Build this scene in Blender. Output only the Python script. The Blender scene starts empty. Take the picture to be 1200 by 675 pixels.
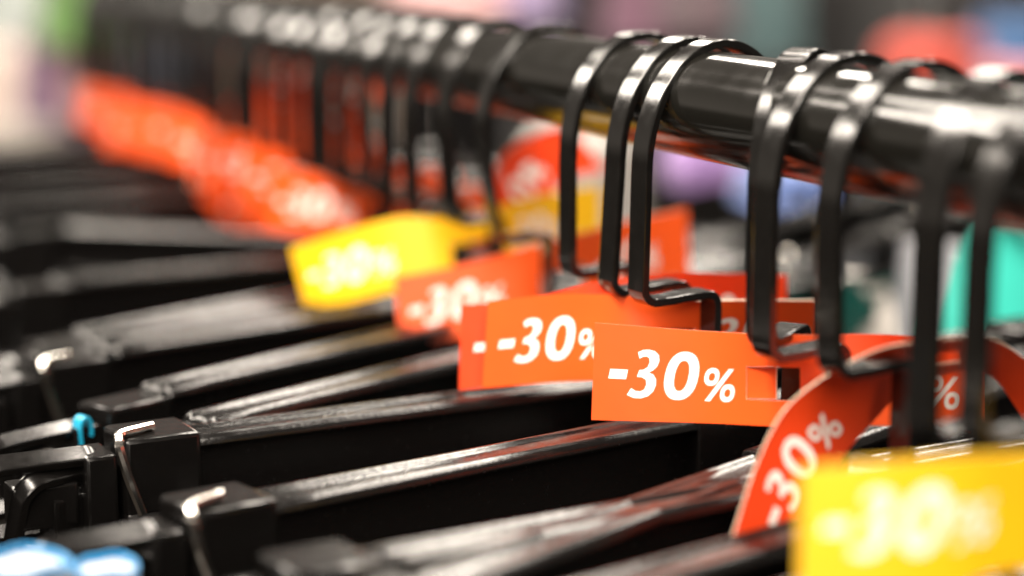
import bpy, bmesh, math, random
from mathutils import Vector, Matrix
from mathutils.geometry import tessellate_polygon

R = math.radians
rnd = random.Random(7)
SC = bpy.context.scene
C = SC.collection
MM = 0.001
RAIL_Z = 1300.0            # height of the rail axis above the floor, mm

# ------------------------------------------------------------------ camera frame (mm, rail along +Y, Z up)
F = 2333.0                 # focal length in photo pixels (1200 wide)
VX, VY = -940 / F, 409.5 / F
pt = math.atan(409.5 / F)
Zc = Vector((0, math.cos(pt), -math.sin(pt)))
Vc = Vector((VX, VY, 1)).normalized()
Yc = (Vc - Zc * Vc.dot(Zc)).normalized()
Xc = Yc.cross(Zc)
if Xc[0] < 0: Xc = -Xc
Oc = Vector((220 / F, 215.5 / F, 1)) * 463

def c2w(c):
    d = Vector(c) - Oc
    return Vector((d.dot(Xc), d.dot(Yc), d.dot(Zc)))
def at(px, py, z):
    return c2w(Vector(((px - 600) / F, (337.5 - py) / F, 1)) * z)
def W(v):
    return Vector((v[0], v[1], v[2] + RAIL_Z)) * MM

cam_d = bpy.data.cameras.new('camera'); cam = bpy.data.objects.new('camera', cam_d); C.objects.link(cam)
cam_d.lens = 36 * F / 1200; cam_d.sensor_width = 36
cam_d.clip_start = 0.01; cam_d.clip_end = 60
right = Vector((Xc[0], Yc[0], Zc[0])); up = Vector((Xc[1], Yc[1], Zc[1])); fwd = Vector((Xc[2], Yc[2], Zc[2]))
m = Matrix((right, up, -fwd)).transposed().to_4x4()
m.translation = W(c2w((0, 0, 0)))
cam.matrix_world = m
cam_d.dof.use_dof = True
cam_d.dof.focus_distance = 0.442
cam_d.dof.aperture_fstop = cam_d.lens / 15.0
SC.camera = cam

# ------------------------------------------------------------------ materials
def mat(name, col, rough=.5, metal=0, spec=.5, noise=None, bump=None, coat=0, sheen=0, rough_noise=None):
    """noise: (scale, amount, darker factor) colour mottling; bump: (scale, strength, distance)"""
    mt = bpy.data.materials.new(name); mt.use_nodes = True
    nt = mt.node_tree; b = nt.nodes['Principled BSDF']
    b.inputs['Base Color'].default_value = (*col, 1)
    b.inputs['Roughness'].default_value = rough
    b.inputs['Metallic'].default_value = metal
    b.inputs['Specular IOR Level'].default_value = spec
    if coat: b.inputs['Coat Weight'].default_value = coat; b.inputs['Coat Roughness'].default_value = .08
    if sheen: b.inputs['Sheen Weight'].default_value = sheen
    tc = nt.nodes.new('ShaderNodeTexCoord')
    if noise:
        n = nt.nodes.new('ShaderNodeTexNoise'); n.inputs['Scale'].default_value = noise[0]; n.inputs['Detail'].default_value = 5
        nt.links.new(tc.outputs['Object'], n.inputs['Vector'])
        mx = nt.nodes.new('ShaderNodeMix'); mx.data_type = 'RGBA'
        mx.inputs[6].default_value = (*[c * noise[1] for c in col], 1); mx.inputs[7].default_value = (*col, 1)
        rp = nt.nodes.new('ShaderNodeValToRGB'); rp.color_ramp.elements[0].position = .35; rp.color_ramp.elements[1].position = .65
        nt.links.new(n.outputs[0], rp.inputs[0]); nt.links.new(rp.outputs[0], mx.inputs[0])
        nt.links.new(mx.outputs[2], b.inputs['Base Color'])
    if rough_noise:
        n2 = nt.nodes.new('ShaderNodeTexNoise'); n2.inputs['Scale'].default_value = rough_noise[0]; n2.inputs['Detail'].default_value = 6
        nt.links.new(tc.outputs['Object'], n2.inputs['Vector'])
        mr = nt.nodes.new('ShaderNodeMapRange'); mr.inputs[1].default_value = .3; mr.inputs[2].default_value = .7
        mr.inputs[3].default_value = rough_noise[1]; mr.inputs[4].default_value = rough_noise[2]
        nt.links.new(n2.outputs[0], mr.inputs[0]); nt.links.new(mr.outputs[0], b.inputs['Roughness'])
    if bump:
        n = nt.nodes.new('ShaderNodeTexNoise'); n.inputs['Scale'].default_value = bump[0]; n.inputs['Detail'].default_value = 3
        nt.links.new(tc.outputs['Object'], n.inputs['Vector'])
        bp = nt.nodes.new('ShaderNodeBump'); bp.inputs['Strength'].default_value = bump[1]; bp.inputs['Distance'].default_value = bump[2]
        nt.links.new(n.outputs[0], bp.inputs['Height']); nt.links.new(bp.outputs[0], b.inputs['Normal'])
    return mt

M = {
 'rail':  mat('black_lacquer', (.007, .0066, .0055), .12, rough_noise=(120, .09, .17), bump=(90, .03, .001)),
 'hook':  mat('black_hook_plastic', (.006, .0055, .005), .16, rough_noise=(260, .11, .23), bump=(300, .07, .0004), spec=.65),
 'bar':   mat('black_hanger_plastic', (.004, .0035, .0033), .22, rough_noise=(500, .17, .28), bump=(900, .2, .0004), spec=.5),
 'clip':  mat('black_clip_plastic', (.004, .0036, .0034), .2, rough_noise=(300, .16, .25), bump=(600, .05, .0004), spec=.4),
 'chrome':mat('spring_steel', (.72, .69, .64), .2, 1, bump=(300, .05, .0003)),
 'orange':mat('orange_card', (.87, .094, .010), .4, noise=(60, .93), bump=(70, .16, .0012), spec=.4),
 'yellow':mat('yellow_card', (.88, .49, .007), .4, noise=(60, .94), bump=(70, .16, .0012), spec=.4),
 'red':   mat('shaded_orange_card', (.78, .055, .008), .4, noise=(60, .93), bump=(70, .16, .0012), spec=.4),  # orange card again, shade painted into its colour for the curled tags
 'core':  mat('card_core', (.88, .74, .56), .7),
 'core_y':mat('card_core_yellow', (.88, .70, .20), .7),
 'ink':   mat('white_print', (.86, .84, .79), .5, spec=.4),
 'floor': mat('dark_floor', (.03, .026, .023), .9, noise=(3, .7), spec=.1),
}
def fabric(name, col): return mat(name, col, .85, sheen=.3, noise=(25, .8), bump=(700, .3, .001), spec=.2)

# ------------------------------------------------------------------ helpers
def obj(name, verts, faces, mats, parent=None, mi=None, smooth=30):
    me = bpy.data.meshes.new(name)
    me.from_pydata([Vector(v) * MM for v in verts], [], faces)
    for k in (mats if isinstance(mats, (list, tuple)) else [mats]): me.materials.append(k)
    if mi: me.polygons.foreach_set('material_index', mi)
    if smooth:
        me.polygons.foreach_set('use_smooth', [True] * len(me.polygons))
        me.set_sharp_from_angle(angle=R(smooth))
    me.update()
    o = bpy.data.objects.new(name, me); C.objects.link(o)
    if parent: o.parent = parent
    return o
def tag_props(o, label, cat, group=None, kind=None):
    if label: o['label'] = label
    if cat: o['category'] = cat
    if group: o['group'] = group
    if kind: o['kind'] = kind
def empty(name, loc):
    o = bpy.data.objects.new(name, None); o.empty_display_size = .02; C.objects.link(o); o.location = loc
    return o

class MB:
    def __init__(s): s.v = []; s.f = []
    def add(s, v, f):
        b = len(s.v); s.v += [Vector(p) for p in v]; s.f += [[i + b for i in q] for q in f]
    def box(s, x0, x1, y0, y1, z0, z1, bev=.6):
        bm = bmesh.new(); bmesh.ops.create_cube(bm, size=1)
        for v in bm.verts:
            v.co = Vector(((x0 + x1) / 2 + v.co.x * (x1 - x0), (y0 + y1) / 2 + v.co.y * (y1 - y0), (z0 + z1) / 2 + v.co.z * (z1 - z0)))
        if bev: bmesh.ops.bevel(bm, geom=bm.edges[:], offset=bev, segments=2, profile=.5, affect='EDGES')
        bm.verts.index_update()
        s.add([v.co.copy() for v in bm.verts], [[v.index for v in f.verts] for f in bm.faces]); bm.free()
    def sweep(s, path, prof, closed=False, up=Vector((0, 1, 0)), caps=True):
        """sweep profile (a along 'side', b along 'up') along path"""
        n = len(path); k = len(prof); vs = []
        for i, p in enumerate(path):
            a = path[(i - 1) % n] if (closed or i > 0) else p
            b = path[(i + 1) % n] if (closed or i < n - 1) else p
            t = (b - a).normalized(); side = t.cross(up).normalized(); u = side.cross(t).normalized()
            vs += [p + side * q[0] + u * q[1] for q in prof]
        fs = []
        for i in range(n if closed else n - 1):
            j = (i + 1) % n
            for q in range(k):
                r = (q + 1) % k
                fs.append([i * k + q, i * k + r, j * k + r, j * k + q])
        if caps and not closed:
            fs.append(list(range(k))[::-1]); fs.append([(n - 1) * k + q for q in range(k)])
        s.add(vs, fs)
    def build(s, name, m, parent=None, smooth=30):
        return obj(name, s.v, s.f, m, parent, smooth=smooth)

def catmull(pts, n):
    pts = [Vector(p) for p in pts]; k = len(pts) - 1; out = []
    for i in range(n):
        t = i / (n - 1) * k; j = min(int(t), k - 1); f = t - j
        p1, p2 = pts[j], pts[j + 1]
        p0 = pts[j - 1] if j > 0 else p1 * 2 - p2
        p3 = pts[j + 2] if j + 2 <= k else p2 * 2 - p1
        out.append(.5 * ((2 * p1) + (p2 - p0) * f + (2 * p0 - 5 * p1 + 4 * p2 - p3) * f * f + (3 * p1 - p0 - 3 * p2 + p3) * f ** 3))
    return out
def circ(r, n=10): return [(r * math.cos(2 * math.pi * i / n), r * math.sin(2 * math.pi * i / n)) for i in range(n)]
def rrect(a, b, r, n=3):
    out = []
    for cx, cy, s in ((a - r, b - r, 0), (-a + r, b - r, 90), (-a + r, -b + r, 180), (a - r, -b + r, 270)):
        for i in range(n + 1):
            g = R(s + 90 * i / n); out.append((cx + r * math.cos(g), cy + r * math.sin(g)))
    return out

# ------------------------------------------------------------------ floor
fl = obj('floor', [(-8000, -4000, 0), (8000, -4000, 0), (8000, 12000, 0), (-8000, 12000, 0)], [[0, 1, 2, 3]], M['floor'], smooth=0)
fl['kind'] = 'structure'

# ------------------------------------------------------------------ rails
def rail(x, y0, y1, z, r, label):
    mb = MB()
    n = 60; ys = [y0 + (y1 - y0) * i / 20 for i in range(21)]
    mb.sweep([Vector((x, y, z)) for y in ys], circ(r, n), up=Vector((0, 0, 1)))
    o = mb.build('clothes_rail', M['rail']); o.location = (0, 0, RAIL_Z * MM)
    tag_props(o, label, 'clothes rail')
    return o
rail(0, -420, 775, 0, 12.5, 'glossy black round rail running diagonally across the photo under all the hooks')

# ------------------------------------------------------------------ hanger
PROF_HOOK = rrect(.95, 3.15, .3, 2)
def hook_path(lean=0, zb=-44.5, xs=2.0, zend=-94, wide=1.0):
    xl = -18.2 * wide
    p = [(16.2, -3.5), (17.0, 1.5), (16.0, 6.2), (13.0, 10.4), (8.6, 13.1), (4, 14.2), (0, 14.0), (-4.6, 12.4), (-9.6, 8.6), (-13.6, 3.4), (-16.4, -3), (-17.8, -9.5), (xl, -16)]
    a = catmull([Vector((x * (wide if abs(x) < 18 else 1), 0, z)) for x, z in p], 46)
    def X(z): return xl + lean * (-16 - z) / 28.
    zs = [-22, -29, -36, zb + 4.5]
    b = [Vector((X(z), 0, z)) for z in zs]
    cx = X(zb); r = 3.6
    c = [Vector((cx + r - r * math.cos(R(g)), 0, zb + r - r * math.sin(R(g)))) for g in (10, 25, 40, 55, 70, 82, 90)]
    d = [Vector((cx + 8, 0, zb + .1)), Vector(((cx + xs) / 2 + 1, 0, zb + .4))]
    r2 = 2.6
    e = [Vector((xs - r2 + r2 * math.sin(R(g)), 0, zb + .6 - r2 + r2 * math.cos(R(g)))) for g in (0, 18, 36, 54, 72, 90)]
    f = [Vector((xs, 0, z)) for z in (-56, -64, zend)]
    return a + b + c + d + e + f
def hook_mesh(parent, **k):
    mb = MB(); mb.sweep(hook_path(**k), PROF_HOOK, up=Vector((0, 1, 0)))
    return mb.build('hook', M['hook'], parent, smooth=16)

ARM = 118.0; TOP = -72.0
half = [(1.9, -17.2), (1.9, -3.8), (5.9, -3.0), (6.6, -2.3), (6.5, -1.6), (6.15, -.95), (5.5, -.4), (4.6, -.06), (3.8, 0), (3.2, -.3), (2.6, -.75), (2.0, -.85)]
BAR = [(-4, -21.2), (4, -21.2), (4.4, -20.6), (4.4, -18.2)] + half + [(-a, b) for a, b in half[::-1]] + [(-4.4, -18.2), (-4.4, -20.6)]
def bar_mesh(parent):
    mb = MB()
    xs = [-ARM, -ARM + .5, -ARM + 1.5] + [-ARM + 1.5 + (2 * ARM - 3) * i / 24 for i in range(1, 24)] + [ARM - 1.5, ARM - .5, ARM]
    path, ks = [], []
    vs = []; n = len(BAR)
    for x in xs:
        e = min(x + ARM, ARM - x)
        s = 1 - max(0, (1.5 - e) / 1.5) ** 2 * .12
        zz = TOP - .006 * max(0, abs(x) - 20)
        vs += [(x, q[0] * s, zz + (q[1] + 10) * s - 10) for q in BAR]
    fs = []
    for i in range(len(xs) - 1):
        for q in range(n):
            r = (q + 1) % n; fs.append([i * n + q, i * n + r, (i + 1) * n + r, (i + 1) * n + q])
    fs.append(list(range(n))[::-1]); fs.append([(len(xs) - 1) * n + q for q in range(n)])
    mb.add(vs, fs)
    # hub block round the hook stem
    mb.box(-11, 11, -7.4, 7.4, TOP - 24, TOP + .6, 1.2)
    return mb.build('bar', M['bar'], parent, smooth=44)
def clip_mesh(parent, s):
    """clip at the end of the bar; s = -1 left, +1 right; x measured from the bar end"""
    mb = MB()
    mb.box(-2, 15, -8.4, 8.4, TOP - 17, TOP + .9, 1.1)              # slider block round the bar end
    mb.box(0, 15, -8.4, -3.0, TOP - 44, TOP - 16, .9)             # front jaw
    mb.box(0, 15, 3.0, 8.4, TOP - 44, TOP - 16, .9)               # rear jaw
    mb.box(16, 23, -6.5, 6.5, TOP - 20, TOP - 2.5, .9)              # shoulder of the slider
    c = mb.build('clip', M['clip'], parent, smooth=20)
    c.location.x = s * ARM * MM
    if s < 0: c.rotation_euler.z = math.pi
    q = -s                                                          # wire lies on the side towards the viewer
    w = MB()
    pth = [(12, 9.4, TOP - 16), (14.6, 9.4, TOP - 8), (16.2, 9.2, TOP - 1), (16.2, 8.4, TOP + 1.0), (15.2, 6, TOP + 1.9), (10, 3.5, TOP + 2.0), (7, 2, TOP + 1.9)]
    w.sweep(catmull([(x, y * q, z) for x, y, z in pth], 40), circ(1.05, 8), up=Vector((.2, .3, 1)))
    w.build('spring_wire', M['chrome'], c)
    l = MB()
    rg = [Vector((31 + x, (-2 + .45 * y) * q, TOP - 12 + y)) for x, y in rrect(13, 9, 4.5, 6)]
    l.sweep(rg, rrect(1.1, 2.8, .5, 2), closed=True, up=Vector((0, 1, -.45 * q)).normalized())
    l.box(24, 38, -4.5, 4.5, TOP - 18, TOP - 8, .9)
    l.build('lever', M['clip'], c, smooth=20)
    return c

def children(o): return [c for c in bpy.data.objects if c.parent == o]
proto = empty('clip_hanger', (0, 0, 0))
hook_mesh(proto)
b0 = bar_mesh(proto)
clip_mesh(b0, -1); clip_mesh(b0, 1)
used = [False]
def dup(o, parent=None):
    c = o.copy(); C.objects.link(c); c.parent = parent
    for ch in [x for x in list(bpy.data.objects) if x.parent == o]: dup(ch, c)
    return c
def place_hanger(s, yaw, hyaw, label, group, lean=0, x=0, zb=-44.5, slide=(0, 0), tilt=0, drop=0, wide=1.0, bs=1.0, hmesh=None, wires=True):
    o = proto if not used[0] else dup(proto)
    used[0] = True
    o.location = W((x, s, 0))
    o.rotation_euler = (0, R(tilt), 0)
    tag_props(o, label, 'hanger', group)
    for ch in children(o):
        if ch.name.startswith('hook'):
            if hmesh: ch.data = hmesh
            elif lean or zb != -44.5 or drop or wide != 1:
                k = hook_mesh(None, lean=lean, zb=zb, zend=-94 + drop, wide=wide); ch.data = k.data; bpy.data.objects.remove(k)
            ch.rotation_euler.z = R(hyaw)
        else:
            # the bar hangs on the stem
            ch.location = Vector((4 * math.cos(R(hyaw)) - 4 * math.cos(R(yaw)) * 0 - 0, 4 * math.sin(R(hyaw)), drop)) * MM
            ch.rotation_euler.z = R(yaw); ch.scale.x = bs
            for k, cl in enumerate(sorted(children(ch), key=lambda q: q.location.x)):
                if not wires:
                    for wq in children(cl):
                        if wq.name.startswith('spring_wire'): bpy.data.objects.remove(wq)
                if s > 60: cl.location.z = -3.5 * MM; cl.scale.y = .78
                cl.location.x = (-ARM - slide[0] if cl.location.x < 0 else ARM + slide[1]) * MM
    return o

G1 = 'black clip hangers on the front rail'
near = [
 # s, yaw, hook yaw, label, kwargs
 (38, 7, 8, 'black hanger whose sharp hook is the leftmost of the three crisp hooks', dict(lean=0, bs=1.05)),
 (11, 10, 10, 'black hanger with the middle hook of the three crisp hooks', dict(lean=-1.8, drop=-15)),
 (-4, 15, 9, 'black hanger with the right one of the three crisp hooks', dict(lean=-.6, bs=1.06)),
 (-46, 28, 38, 'black hanger with its hook turned broadside beside the crisp hooks', dict(lean=1, zb=-45, wide=1.03, bs=1.06)),
 (-62, 10, 10, 'black hanger whose soft hook crosses the cut-out of the sharp orange tag', dict(lean=0, zb=-46)),
 (-87, 18, 9, 'black hanger whose soft hook carries the curling shaded orange tag', dict(lean=1)),
 (-115, 16, 22, 'black hanger with a very bright blurred hook above the nearest yellow tag', dict(lean=0, zb=-50)),
 (-136, 6, 8, 'black hanger with the blurred hook cut by the right edge of the photo', dict(zb=-46)),
 (96, 27, 3, 'black hanger with a slanting hook standing clear left of the crisp hooks', dict(lean=4.3, bs=1.1)),
 (135, 28, 20, 'black hanger with the second blurred hook left of the crisp hooks, leaning outward', dict(lean=3, bs=1.14)),
 (166, 18, 20, 'black hanger with the third blurred hook left of the crisp hooks', dict(lean=1, bs=1.08)),
 (190, 22, 22, 'black hanger with the fourth blurred hook left of the crisp hooks', dict(bs=1.12)),
 (212, 26, 19, 'black hanger with the fifth blurred hook left of the crisp hooks', dict(lean=2, bs=1.16)),
 (237, 14, 22, 'black hanger with the sixth blurred hook left of the crisp hooks', dict(drop=-34)),
 (256, 6, 18, 'black hanger with the seventh blurred hook left of the crisp hooks', dict()),
 (276, -8, 22, 'black hanger with the eighth blurred hook left of the crisp hooks', dict(drop=-34)),
 (300, -36, 18, 'black hanger with the ninth blurred hook left of the crisp hooks', dict()),
 (328, -8, 20, 'black hanger with the tenth blurred hook left of the crisp hooks', dict(drop=-34)),
]
for s, yaw, hy, lab, kw in near:
    place_hanger(s, yaw, hy, lab, G1, slide=(rnd.uniform(-2, 4), rnd.uniform(-2, 4)), wires=s in (38, -4, 166), **kw)
long_hook = hook_mesh(None, zend=-128); long_mesh = long_hook.data; bpy.data.objects.remove(long_hook)
s = 350
far_s = []
bar_at = [430, 505, 590, 680, 780]
while s < 755:
    far_s.append(s)
    high = bool(bar_at) and s > bar_at[0]
    if high: bar_at.pop(0)
    place_hanger(s, rnd.uniform(2, 12) if high else rnd.uniform(-8, 8), rnd.uniform(6, 18), 'black hanger in the crowded blurred far end of the row',
                 'black hangers crowded at the far end of the rail', slide=(rnd.uniform(-3, 5), rnd.uniform(-3, 5)), drop=0 if high else -34, hmesh=None if high else long_mesh, wires=False)
    s += rnd.uniform(18, 32) if s > 430 else rnd.uniform(12, 21)

# ------------------------------------------------------------------ printed tags
THREE = [(.05, .93), (.15, .985), (.27, 1.0), (.40, .975), (.495, .90), (.53, .785), (.51, .67), (.44, .58), (.355, .535), (.46, .50), (.535, .41), (.56, .29), (.53, .15),
         (.44, .05), (.30, 0), (.15, .005), (0, .06), (.06, .20), (.16, .15), (.26, .14), (.335, .185), (.36, .28), (.33, .38), (.24, .43), (.13, .435), (.155, .575), (.24, .585),
         (.31, .64), (.335, .735), (.315, .82), (.255, .86), (.19, .85), (.11, .805)]
SHEAR = .20
def poly_tris(pts):
    t = tessellate_polygon([[Vector((x, y, 0)) for x, y in pts]])
    bm = bmesh.new(); vs = [bm.verts.new((x, y, 0)) for x, y in pts]
    for f in t:
        try: bm.faces.new([vs[i] for i in f])
        except ValueError: pass
    for _ in range(2):
        e = [e for e in bm.edges if e.calc_length() > 1.6]
        if not e: break
        bmesh.ops.subdivide_edges(bm, edges=e, cuts=1); bmesh.ops.triangulate(bm, faces=bm.faces[:])
    for f in bm.faces:
        if f.normal.z < 0: f.normal_flip()
    bm.verts.index_update()
    r = [(v.co.x, v.co.y) for v in bm.verts], [[v.index for v in f.verts] for f in bm.faces]
    bm.free(); return r
def ring(cx, cy, ao, bo, ai, bi, n=30, p=2.3):
    def se(a, b, g):
        c, s_ = math.cos(g), math.sin(g)
        return (cx + a * math.copysign(abs(c) ** (2 / p), c), cy + b * math.copysign(abs(s_) ** (2 / p), s_))
    v = [se(ao, bo, 2 * math.pi * i / n) for i in range(n)] + [se(ai, bi, 2 * math.pi * i / n) for i in range(n)]
    f = [[i, (i + 1) % n, n + (i + 1) % n, n + i] for i in range(n)]
    return v, f
def glyphs():
    """list of (verts, faces) in mm; origin at text left, baseline 0"""
    H = 10.4; out = []
    def sh(v, base=0): return [(x + SHEAR * (y - base), y) for x, y in v]
    out.append((sh([(0, 3.9), (4.1, 3.9), (4.1, 5.9), (0, 5.9)]), [[0, 1, 2, 3]]))
    v, f = poly_tris([(5.0 + x * 11.0, y * H) for x, y in THREE]); out.append((sh(v), f))
    v, f = ring(16.6, H / 2, 3.85, H / 2 + .05, 1.6, H / 2 - 1.9); out.append((sh(v), f))
    h = 7.2
    v, f = ring(23.6, h - 1.9, 1.75, 1.95, .75, .9, 22); out.append((sh(v), f))
    v, f = ring(28.0, 1.9, 1.75, 1.95, .75, .9, 22); out.append((sh(v), f))
    out.append((sh([(22.9, 0), (24.2, 0), (28.6, h), (27.3, h)]), [[0, 1, 2, 3]]))
    return out
GLY = glyphs()

def make_tag(name, S, L, Hh, color, label, group, hole=(.40, .54, .24, .60), halves=(True, True), flap=False, text_v=.5, cat='price tag', start=2.7, th=.45, nu=50, nv=10):
    """S(a, b) -> point in mm, a along 0..1, b across 0..1 (upwards)"""
    def P(a, b): return S(a, b)
    def N(a, b):
        e = .004
        du = P(min(a + e, 1), b) - P(max(a - e, 0), b); dv = P(a, min(b + e * 4, 1)) - P(a, max(b - e * 4, 0))
        return du.cross(dv).normalized()
    U = [i / nu for i in range(nu + 1)]
    V = [i / nv for i in range(nv + 1)]
    # snap grid lines to the hole
    for k, arr in ((hole[0], U), (hole[1], U), (hole[2], V), (hole[3], V)):
        j = min(range(len(arr)), key=lambda q: abs(arr[q] - k)); arr[j] = k
    vs, fs, mi = [], [], []
    nU, nV = len(U), len(V)
    for side in (0, 1):
        for a in U:
            for b in V:
                p = P(a, b); vs.append(p if side == 0 else p - N(a, b) * th)
    def idx(side, i, j): return side * nU * nV + i * nV + j
    def inside(i, j):
        if not (0 <= i < nU - 1 and 0 <= j < nV - 1): return False
        ca, cb = (U[i] + U[i + 1]) / 2, (V[j] + V[j + 1]) / 2
        return not (hole[0] < ca < hole[1] and hole[2] < cb < hole[3])
    for i in range(nU - 1):
        for j in range(nV - 1):
            if not inside(i, j): continue
            fs.append([idx(0, i, j), idx(0, i + 1, j), idx(0, i + 1, j + 1), idx(0, i, j + 1)]); mi.append(0)
            fs.append([idx(1, i, j), idx(1, i, j + 1), idx(1, i + 1, j + 1), idx(1, i + 1, j)]); mi.append(0)
            for (di, dj, q) in ((-1, 0, ((i, j + 1), (i, j))), (1, 0, ((i + 1, j), (i + 1, j + 1))), (0, -1, ((i, j), (i + 1, j))), (0, 1, ((i + 1, j + 1), (i, j + 1)))):
                if not inside(i + di, j + dj):
                    (a0, b0_), (a1, b1) = q
                    fs.append([idx(0, a1, b1), idx(0, a0, b0_), idx(1, a0, b0_), idx(1, a1, b1)]); mi.append(1)
    if flap:
        # flap of card pushed back out of the cut-out, hinged on its left edge
        n0 = N(hole[0], .5); k = len(vs); ww = 7.0
        for t in (0, 1, 2, 3):
            for b in (hole[2] + .01, hole[3] - .01):
                base = P(hole[0], b); d = (P(hole[0] + .02, b) - base).normalized()
                vs.append(base + d * ww * t / 3 * .92 - n0 * (.3 + ww * .16 * (t / 3) ** 1.3))
        for t in range(3):
            fs.append([k + 2 * t, k + 2 * t + 2, k + 2 * t + 3, k + 2 * t + 1]); mi.append(0)
        k2 = len(vs)
        for q in range(8): vs.append(vs[k + q] - n0 * .4)
        for t in range(3):
            fs.append([k + 2 * t, k2 + 2 * t, k2 + 2 * t + 2, k + 2 * t + 2]); mi.append(1)
            fs.append([k + 2 * t + 1, k + 2 * t + 3, k2 + 2 * t + 3, k2 + 2 * t + 1]); mi.append(1)
            fs.append([k2 + 2 * t, k2 + 2 * t + 1, k2 + 2 * t + 3, k2 + 2 * t + 2]); mi.append(0)
        fs.append([k + 6, k2 + 6, k2 + 7, k + 7]); mi.append(1)
    # print
    starts = []
    if halves[0]: starts.append(start)
    if halves[1]: starts.append(L * .5 + 8.6)
    for st in starts:
        for gv, gf in GLY:
            k = len(vs)
            for x, y in gv:
                a = (st + x * .955) / L; b = ((y - 5.2) / Hh) + text_v
                a = min(max(a, .001), .999)
                vs.append(P(a, b) + N(a, b) * .07)
            fs += [[q + k for q in f] for f in gf]; mi += [2] * len(gf)
    o0 = sum((P(.5, .5),), Vector((0, 0, 0)))
    o = obj(name, [v - o0 for v in vs], fs, [M[color], M['core_y'] if color == 'yellow' else M['core'], M['ink']], mi=mi, smooth=40)
    o.location = W(o0)
    tag_props(o, label, cat, group)
    return o
def loft(top, bot):
    """edges given as (px, py, depth)"""
    n = 60
    T = catmull([at(*p) for p in top], 240); B = catmull([at(*p) for p in bot], 240)
    acc = [0]
    for i in range(239): acc.append(acc[-1] + ((T[i] + B[i]) / 2 - (T[i + 1] + B[i + 1]) / 2).length)
    def even(X):                                   # evenly spaced along the strip
        out, j = [], 0
        for i in range(n):
            d = acc[-1] * i / (n - 1)
            while j < 238 and acc[j + 1] < d: j += 1
            f = (d - acc[j]) / max(acc[j + 1] - acc[j], 1e-6); out.append(X[j].lerp(X[j + 1], min(f, 1)))
        return out
    T, B = even(T), even(B)
    def S(a, b):
        x = a * (n - 1); j = min(int(x), n - 2); f = x - j
        p = T[j].lerp(T[j + 1], f); q = B[j].lerp(B[j + 1], f)
        return q.lerp(p, b)
    L = sum(((T[i] + B[i]) / 2 - (T[i + 1] + B[i + 1]) / 2).length for i in range(n - 1))
    H = (T[n // 4] - B[n // 4]).length
    return S, L, H
GT = 'discount tags on the hooks'
def ltag(name, top, bot, color, label, group=GT, **k):
    S, L, H = loft(top, bot)
    print(name, 'L %.0f H %.1f' % (L, H))
    return make_tag(name, S, L, H, color, label, group, **k)

ltag('discount_tag', [(697, 378, 436), (830, 388, 430), (930, 392, 420), (1040, 392, 418), (1155, 402, 424)], [(693, 492, 436), (830, 496, 430), (930, 500, 420), (1040, 499, 418), (1155, 510, 424)],
     'orange', 'sharp orange tag reading -30% with a torn square cut-out, in front of the others', flap=True, hole=(.39, .53, .28, .64), text_v=.5)
ltag('discount_tag', [(572, 353, 484), (650, 345, 478), (730, 346, 470), (800, 352, 470), (880, 352, 474), (956, 352, 484)], [(565, 455, 484), (650, 448, 478), (730, 444, 470), (800, 438, 474), (880, 428, 484), (956, 420, 496)],
     'orange', 'orange -30% tag with a pale edge, half covered by the sharp tag', hole=(.47, .60, .3, .62))
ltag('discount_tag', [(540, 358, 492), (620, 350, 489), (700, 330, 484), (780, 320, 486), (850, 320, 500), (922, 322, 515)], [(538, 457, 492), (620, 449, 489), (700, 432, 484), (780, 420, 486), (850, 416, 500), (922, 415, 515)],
     'red', 'shaded orange tag mostly hidden, its dash showing left of the pale edged -30% tag', hole=(.45, .58, .3, .62))
ltag('discount_tag', [(462, 325, 575), (540, 310, 577), (640, 284, 582), (720, 262, 596), (805, 244, 622)], [(470, 408, 575), (543, 394, 577), (643, 372, 582), (722, 350, 596), (808, 326, 622)],
     'orange', 'blurred orange -30% tag sloping up to the right behind the crisp hooks')
ltag('discount_tag', [(340, 291, 612), (400, 272, 608), (470, 254, 606), (540, 255, 610), (620, 232, 630), (703, 216, 662)], [(358, 360, 612), (412, 354, 608), (480, 338, 606), (545, 332, 610), (622, 308, 630), (705, 290, 662)],
     'yellow', 'blurred yellow -30% tag in the middle of the row')
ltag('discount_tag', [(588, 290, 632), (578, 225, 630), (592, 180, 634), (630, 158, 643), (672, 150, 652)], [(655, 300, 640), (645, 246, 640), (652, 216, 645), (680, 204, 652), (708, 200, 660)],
     'red', 'shaded orange tag curling upright behind the leftmost crisp hook', halves=(True, False), hole=(.46, .54, .3, .62))
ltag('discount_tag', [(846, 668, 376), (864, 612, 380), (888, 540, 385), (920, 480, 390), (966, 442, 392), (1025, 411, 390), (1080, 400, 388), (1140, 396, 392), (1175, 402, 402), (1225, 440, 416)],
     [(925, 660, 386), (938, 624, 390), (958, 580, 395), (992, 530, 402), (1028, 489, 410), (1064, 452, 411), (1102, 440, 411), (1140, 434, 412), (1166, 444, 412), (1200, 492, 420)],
     'red', 'shaded orange tag curling down to the left with a slanted 30%', text_v=.5, hole=(.62, .70, .3, .62), halves=(True, False), start=8.2, th=.22)
ltag('discount_tag', [(938, 548, 306), (1030, 541, 306), (1120, 534, 308), (1195, 530, 312), (1330, 520, 322), (1480, 520, 330)], [(936, 706, 306), (1030, 704, 306), (1110, 696, 308), (1180, 670, 312), (1320, 660, 322), (1480, 655, 330)],
     'yellow', 'very blurred yellow -30% tag nearest the viewer at the lower right', text_v=.56, hole=(.64, .72, .3, .62))

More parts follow.
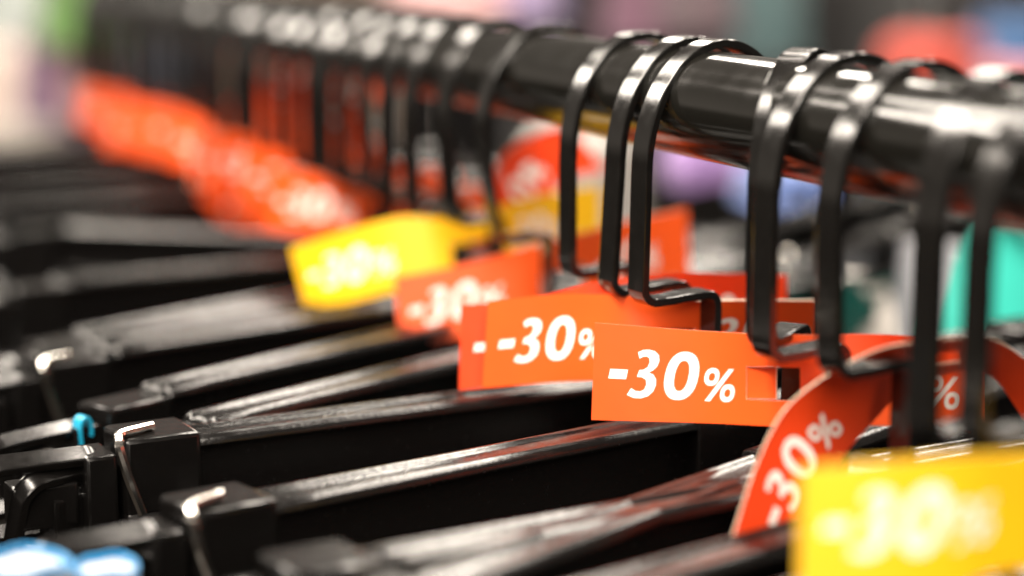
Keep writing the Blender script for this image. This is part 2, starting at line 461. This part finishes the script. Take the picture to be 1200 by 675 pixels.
# the far blurred row
def free_tag(s, color, roll, yaw, label, group, bendl=.004, bendr=.004, x=4, z=-58, L=88, Hh=22.4, halves=(True, True)):
    pts = []
    def center(a):
        u = (a - .47) * L; k = bendl if u < 0 else bendr
        return Vector((math.sin(k * u) / k, (1 - math.cos(k * u)) / k, 0))
    Rm = Matrix.Rotation(R(yaw), 3, 'Z') @ Matrix.Rotation(R(roll), 3, 'Y')
    base = Vector((x, s, z))
    def S(a, b): return base + Rm @ (center(a) + Vector((0, 0, (b - .5) * Hh)))
    return make_tag('discount_tag', S, L, Hh, color, label, group, nu=24, nv=6, halves=halves)
k = 0
for s in [256, 300] + far_s[:4:2] + far_s[4:]:
    k += 1
    if s > 650: continue
    roll = rnd.uniform(4, 16) if s > 260 else rnd.uniform(0, 9)
    free_tag(s - 2, 'orange', roll, rnd.uniform(-18, 14), 'orange tag in the blurred bright row at the far left', 'orange tags merging into a blurred row',
             bendl=rnd.choice((-1, 1)) * rnd.uniform(.003, .012), bendr=rnd.choice((-1, 1)) * rnd.uniform(.003, .012), z=-57 + rnd.uniform(-1, 4))

for s, roll, lab in ((335, -62, 'first'), (382, -48, 'second'), (405, -70, 'third')):
    free_tag(s, 'orange', roll, rnd.uniform(-12, 8), 'orange tag standing on end in the blur, ' + {'first': 'rightmost', 'second': 'middle one', 'third': 'leftmost'}[lab] + ' of three', GT, z=-44)

# ------------------------------------------------------------------ second rail behind, its hangers reach into view
rail(200, -150, 1500, -38, 12.5, 'second black rail behind the front rail, seen between the hooks')
G2 = 'black clip hangers on the rail behind'
for s, lab in ((239, 'black hanger on the rear rail whose lit bar is the lower of two'), (297, 'black hanger on the rear rail whose lit bar is the upper of two')):
    h = place_hanger(s, 36, 5, lab, G2, x=200)
    h.location.z -= 38 * MM
    for ch in children(h):
        if ch.name.startswith('hook'): ch.scale.z = .55
        else: ch.location.z = 38 * MM; ch.scale.x = .8

# ------------------------------------------------------------------ garments
def garment(name, label, cat, mt, c, w, h, d, yaw=0, folds=4, amp=6, seed=1, group=None, shoulder=.25, parent=None):
    """hanging cloth: closed wavy body, w wide, h tall, d deep, c = centre of the top edge (mm)"""
    r = random.Random(seed); ph = [r.uniform(0, 6.28) for _ in range(4)]
    n, mz = 48, 26; vs, fs = [], []
    for j in range(mz + 1):
        t = j / mz; z = -t * h
        wf = 1 - shoulder * max(0, 1 - t / .14) ** 2
        fl = 1 + .12 * t
        for i in range(n):
            g = 2 * math.pi * i / n
            cx, sy = math.cos(g), math.sin(g)
            x = math.copysign(abs(cx) ** .6, cx) * w / 2 * wf * fl
            y = math.copysign(abs(sy) ** .8, sy) * d / 2 * wf
            wob = amp * (.3 + t) * (math.sin(folds * 2 * math.pi * x / w + ph[0] + 1.5 * t) + .5 * math.sin(folds * 4.3 * x / w * 2 + ph[1] + 3 * t))
            vs.append((x + .2 * amp * math.sin(7 * t + ph[2]), y + wob, z + (-.12 * abs(x) if t < .1 else -.12 * abs(x)) * 1.0))
    for j in range(mz):
        for i in range(n):
            q = (i + 1) % n
            fs.append([j * n + i, (j + 1) * n + i, (j + 1) * n + q, j * n + q])
    fs.append(list(range(n))); fs.append([mz * n + i for i in range(n)][::-1])
    o = obj(name, vs, fs, mt, smooth=60)
    o.location = W(c); o.rotation_euler.z = R(yaw)
    tag_props(o, label, cat, group)
    return o
def pxg(px, py, z, wpx, name, label, cat, col, h=420, d=60, **k):
    return garment(name, label, cat, fabric(name + '_cloth', col), at(px, py, z), wpx * z / F, h, d, **k)

pxg(1190, 262, 700, 120, 'turquoise_garment', 'turquoise garment hanging at the right edge below the rail', 'garment', (.02, .34, .28), yaw=35, seed=3, folds=1.5, amp=9, shoulder=.7)
pxg(1105, 285, 760, 70, 'pale_garment', 'pale grey blue garment hanging beside the turquoise one', 'garment', (.42, .42, .46), seed=5, yaw=20, amp=3)
pxg(1008, 322, 700, 70, 'light_garment', 'light grey garment seen between the soft hooks behind the sharp tag', 'garment', (.50, .47, .44), seed=8, yaw=15, amp=5, d=40, shoulder=.6)
pxg(860, 150, 1100, 160, 'violet_garment', 'violet garment glowing under the rail right of the crisp hooks', 'garment', (.27, .16, .37), seed=9, h=24)
pxg(925, 190, 1000, 90, 'blue_garment', 'blue garment under the rail beside the violet one', 'garment', (.11, .17, .40), seed=10, h=18)
pxg(680, 150, 950, 130, 'grey_garment', 'grey garment between the crisp hooks behind the yellow tag', 'garment', (.33, .31, .29), seed=11, h=60)

far = [  # px, py_top, z, width px, height mm, colour, name, label
 (4, -60, 2600, 70, 150, (.42, .46, .44), 'pale_shirt', 'pale grey green shirt in the top left corner'),
 (94, -60, 1800, 66, 84, (.07, .17, .025), 'green_shirt', 'green shirt glowing at the top left'),
 (60, 30, 1900, 40, 110, (.10, .04, .10), 'purple_shirt', 'dark purple shirt under the green one'),
 (0, 50, 2300, 44, 130, (.62, .50, .44), 'cream_shirt', 'cream pink shirt at the left edge'),
 (112, 56, 1850, 50, 60, (.42, .22, .22), 'dusty_shirt', 'dusty pink shirt above the far end of the orange row'),
 (40, 140, 1900, 110, 40, (.30, .27, .24), 'taupe_shirt', 'taupe folded shirt low at the left edge'),
 (520, -60, 2200, 120, 75, (.62, .38, .38), 'pink_shirt', 'pale pink shirt above the rail, left of the crisp hooks'),
 (605, -60, 2300, 70, 75, (.34, .27, .44), 'lavender_shirt', 'lavender shirt above the rail beside the pale pink one'),
 (752, -70, 2400, 70, 120, (.15, .075, .11), 'rose_shirt', 'rose shirt above the crisp hooks'),
 (822, -70, 2300, 60, 105, (.10, .07, .08), 'mauve_shirt', 'mauve grey shirt above the crisp hooks, right of the rose one'),
 (892, -60, 2300, 84, 125, (.055, .095, .10), 'teal_shirt', 'grey teal shirt above the broadside hook'),
 (1095, 40, 2200, 130, 70, (.42, .045, .025), 'red_shirt', 'red shirt above the rail at the upper right'),
 (1190, 20, 2200, 44, 60, (.04, .10, .22), 'blue_shirt', 'blue shirt at the right edge above a pink one'),
 (1196, 76, 2000, 50, 40, (.55, .22, .26), 'pink_blouse', 'pink blouse at the right edge below the blue one'),
 (200, 20, 1700, 70, 60, (.06, .07, .10), 'slate_shirt', 'slate blue shirt behind the dense far hooks'),
]
for i, (px, py, z, wpx, h, col, name, lab) in enumerate(far):
    pxg(px, py, z, wpx, name, lab, 'garment', col, h=h, d=90, seed=20 + i, amp=8, yaw=20, group='clothes blurred far behind the rail')
# dark clothes behind them
for px, wpx, z, col, lab in ((330, 330, 3000, (.12, .09, .07), 'dark brown coat far behind the left of the rail'), (680, 130, 2800, (0.007, 0.0049, 0.0056), 'black coat far behind between the pink and rose shirts'),
                       (1000, 200, 2900, (0.0052, 0.0045, 0.0045), 'black coat far behind left of the red shirt'), (1180, 160, 3000, (0.0105, 0.007, 0.007), 'dark coat far behind the red shirt at the right')):
    pxg(px, -90, z, wpx, 'dark_coat', lab, 'coat', col, h=900, d=150, seed=int(px), amp=10, yaw=20, group='dark coats far behind')

# near lower left: white garment with a blue edge, blue sticker
wg = garment('white_garment', 'white garment with a bright blue edge in the lower left corner', 'garment', fabric('white_cloth', (.42, .41, .40)), at(28, 661, 350), 18, 120, 18, yaw=10, seed=2, folds=2, amp=2)

tr = MB(); q0 = wg.data
top_ring = [q0.vertices[i].co / MM for i in range(48)]
tr.sweep([Vector((v.x * 1.06, v.y * 1.1, v.z + .5)) for v in top_ring], rrect(.5, .8, .3, 2), closed=True, up=Vector((0, 0, 1)))
tb = tr.build('blue_trim', fabric('blue_cloth', (.01, .22, .50)), wg)
w2 = wg.copy(); C.objects.link(w2); w2.location = W(at(124, 666, 360)); w2.rotation_euler.z = R(-14); w2.scale = (.75, .8, 1)
w2['label'] = 'smaller white garment with a blue edge, right of the one in the lower left corner'
tb2 = tb.copy(); C.objects.link(tb2); tb2.parent = w2
mk = MB()
mk.sweep(catmull([(-3, 0, -9), (-3.6, 0, -2), (-2.5, 0, 1.6), (0, 0, 2.8), (2.5, 0, 1.6), (3.6, 0, -2), (3.2, 0, -5)], 24), rrect(.8, 3.4, .3, 2), up=Vector((0, 1, 0)))
sm = mk.build('size_marker', mat('cyan_plastic', (.01, .30, .48), .35, noise=(80, .9)), smooth=20)
sm.scale = (.45, .5, .6); sm.location = W(at(97, 497, 480)); sm.rotation_euler.z = R(25)
tag_props(sm, 'small cyan size marker clipped on a black hanger end at the left', 'size marker')

# ------------------------------------------------------------------ light: ceiling lamps of the shop and unseen lamps added as fill
wd = bpy.data.worlds.new('World'); SC.world = wd; wd.use_nodes = True
wn = wd.node_tree; bg = wn.nodes['Background']; bg.inputs[1].default_value = 1
tcw = wn.nodes.new('ShaderNodeTexCoord'); sx = wn.nodes.new('ShaderNodeSeparateXYZ'); wr = wn.nodes.new('ShaderNodeValToRGB'); wm = wn.nodes.new('ShaderNodeMapRange')
wm.inputs[1].default_value = -1; wm.inputs[2].default_value = 1
wn.links.new(tcw.outputs['Generated'], sx.inputs[0]); wn.links.new(sx.outputs[2], wm.inputs[0]); wn.links.new(wm.outputs[0], wr.inputs[0]); wn.links.new(wr.outputs[0], bg.inputs[0])
e = wr.color_ramp.elements
e[0].position = .486; e[0].color = (.012, .010, .009, 1)
e[1].position = .525; e[1].color = (.38, .33, .28, 1)
e3 = e.new(.64); e3.color = (.17, .15, .13, 1)
def lamp(name, loc, target, size, power, col=(1, .90, .78), size_y=None):
    l = bpy.data.lights.new(name, 'AREA'); l.energy = power; l.color = col; l.shape = 'RECTANGLE' if size_y else 'DISK'; l.size = size
    if size_y: l.size_y = size_y
    o = bpy.data.objects.new(name, l); C.objects.link(o)
    o.location = W(loc); d = W(target) - W(loc)
    o.rotation_euler = d.to_track_quat('-Z', 'Y').to_euler()
    return o
lamp('unseen_lamp', (-550, -1050, 1250), (0, 50, -50), 1.2, 27, size_y=.8)
lamp('unseen_lamp', (-800, -2600, 1150), (0, 100, -50), 1.2, 56, size_y=.8)  # added low fill for the tag fronts, behind the camera
lamp('unseen_lamp', (-650, -250, 1250), (0, 450, -50), .3, 32)  # added to brighten the far row of orange tags
lamp('unseen_lamp', (-820, 380, 1250), (-50, 0, -50), 1.0, 38, size_y=.35)
def tube(x, y, wx, ly, power):
    o = lamp('unseen_lamp', (x, y, 1250), (x, y, -50), wx, power, size_y=ly)
    o.rotation_euler = (0, 0, 0)
tube(720, 520, .22, 1.9, 40)
tube(1450, 1650, .3, 1.6, 42)
lamp('unseen_lamp', (-400, 1480, 1250), (0, 300, -50), .45, 12, size_y=.45)
lamp('unseen_lamp', (-1300, 2050, 1250), (-50, 350, -50), .9, 26, size_y=.3)  # added to put a sheen on the far hooks
lamp('unseen_lamp', (1000, 2650, 1250), (0, 300, -50), .35, 12)
lamp('unseen_lamp', (300, 800, 1200), (900, 2000, -50), .3, 15)  # added to light the clothes far behind
lamp('unseen_lamp', (-500, 900, 1200), (100, 1900, -50), .3, 14)  # added to light the far clothes at the upper left
# ------------------------------------------------------------------ render settings
SC.render.engine = 'CYCLES'
SC.view_settings.view_transform = 'Standard'; SC.view_settings.look = 'None'
SC.view_settings.exposure = 0; SC.view_settings.gamma = 1
SC.cycles.use_denoising = True
SC.cycles.sample_clamp_indirect = 8
SC.cycles.max_bounces = 8
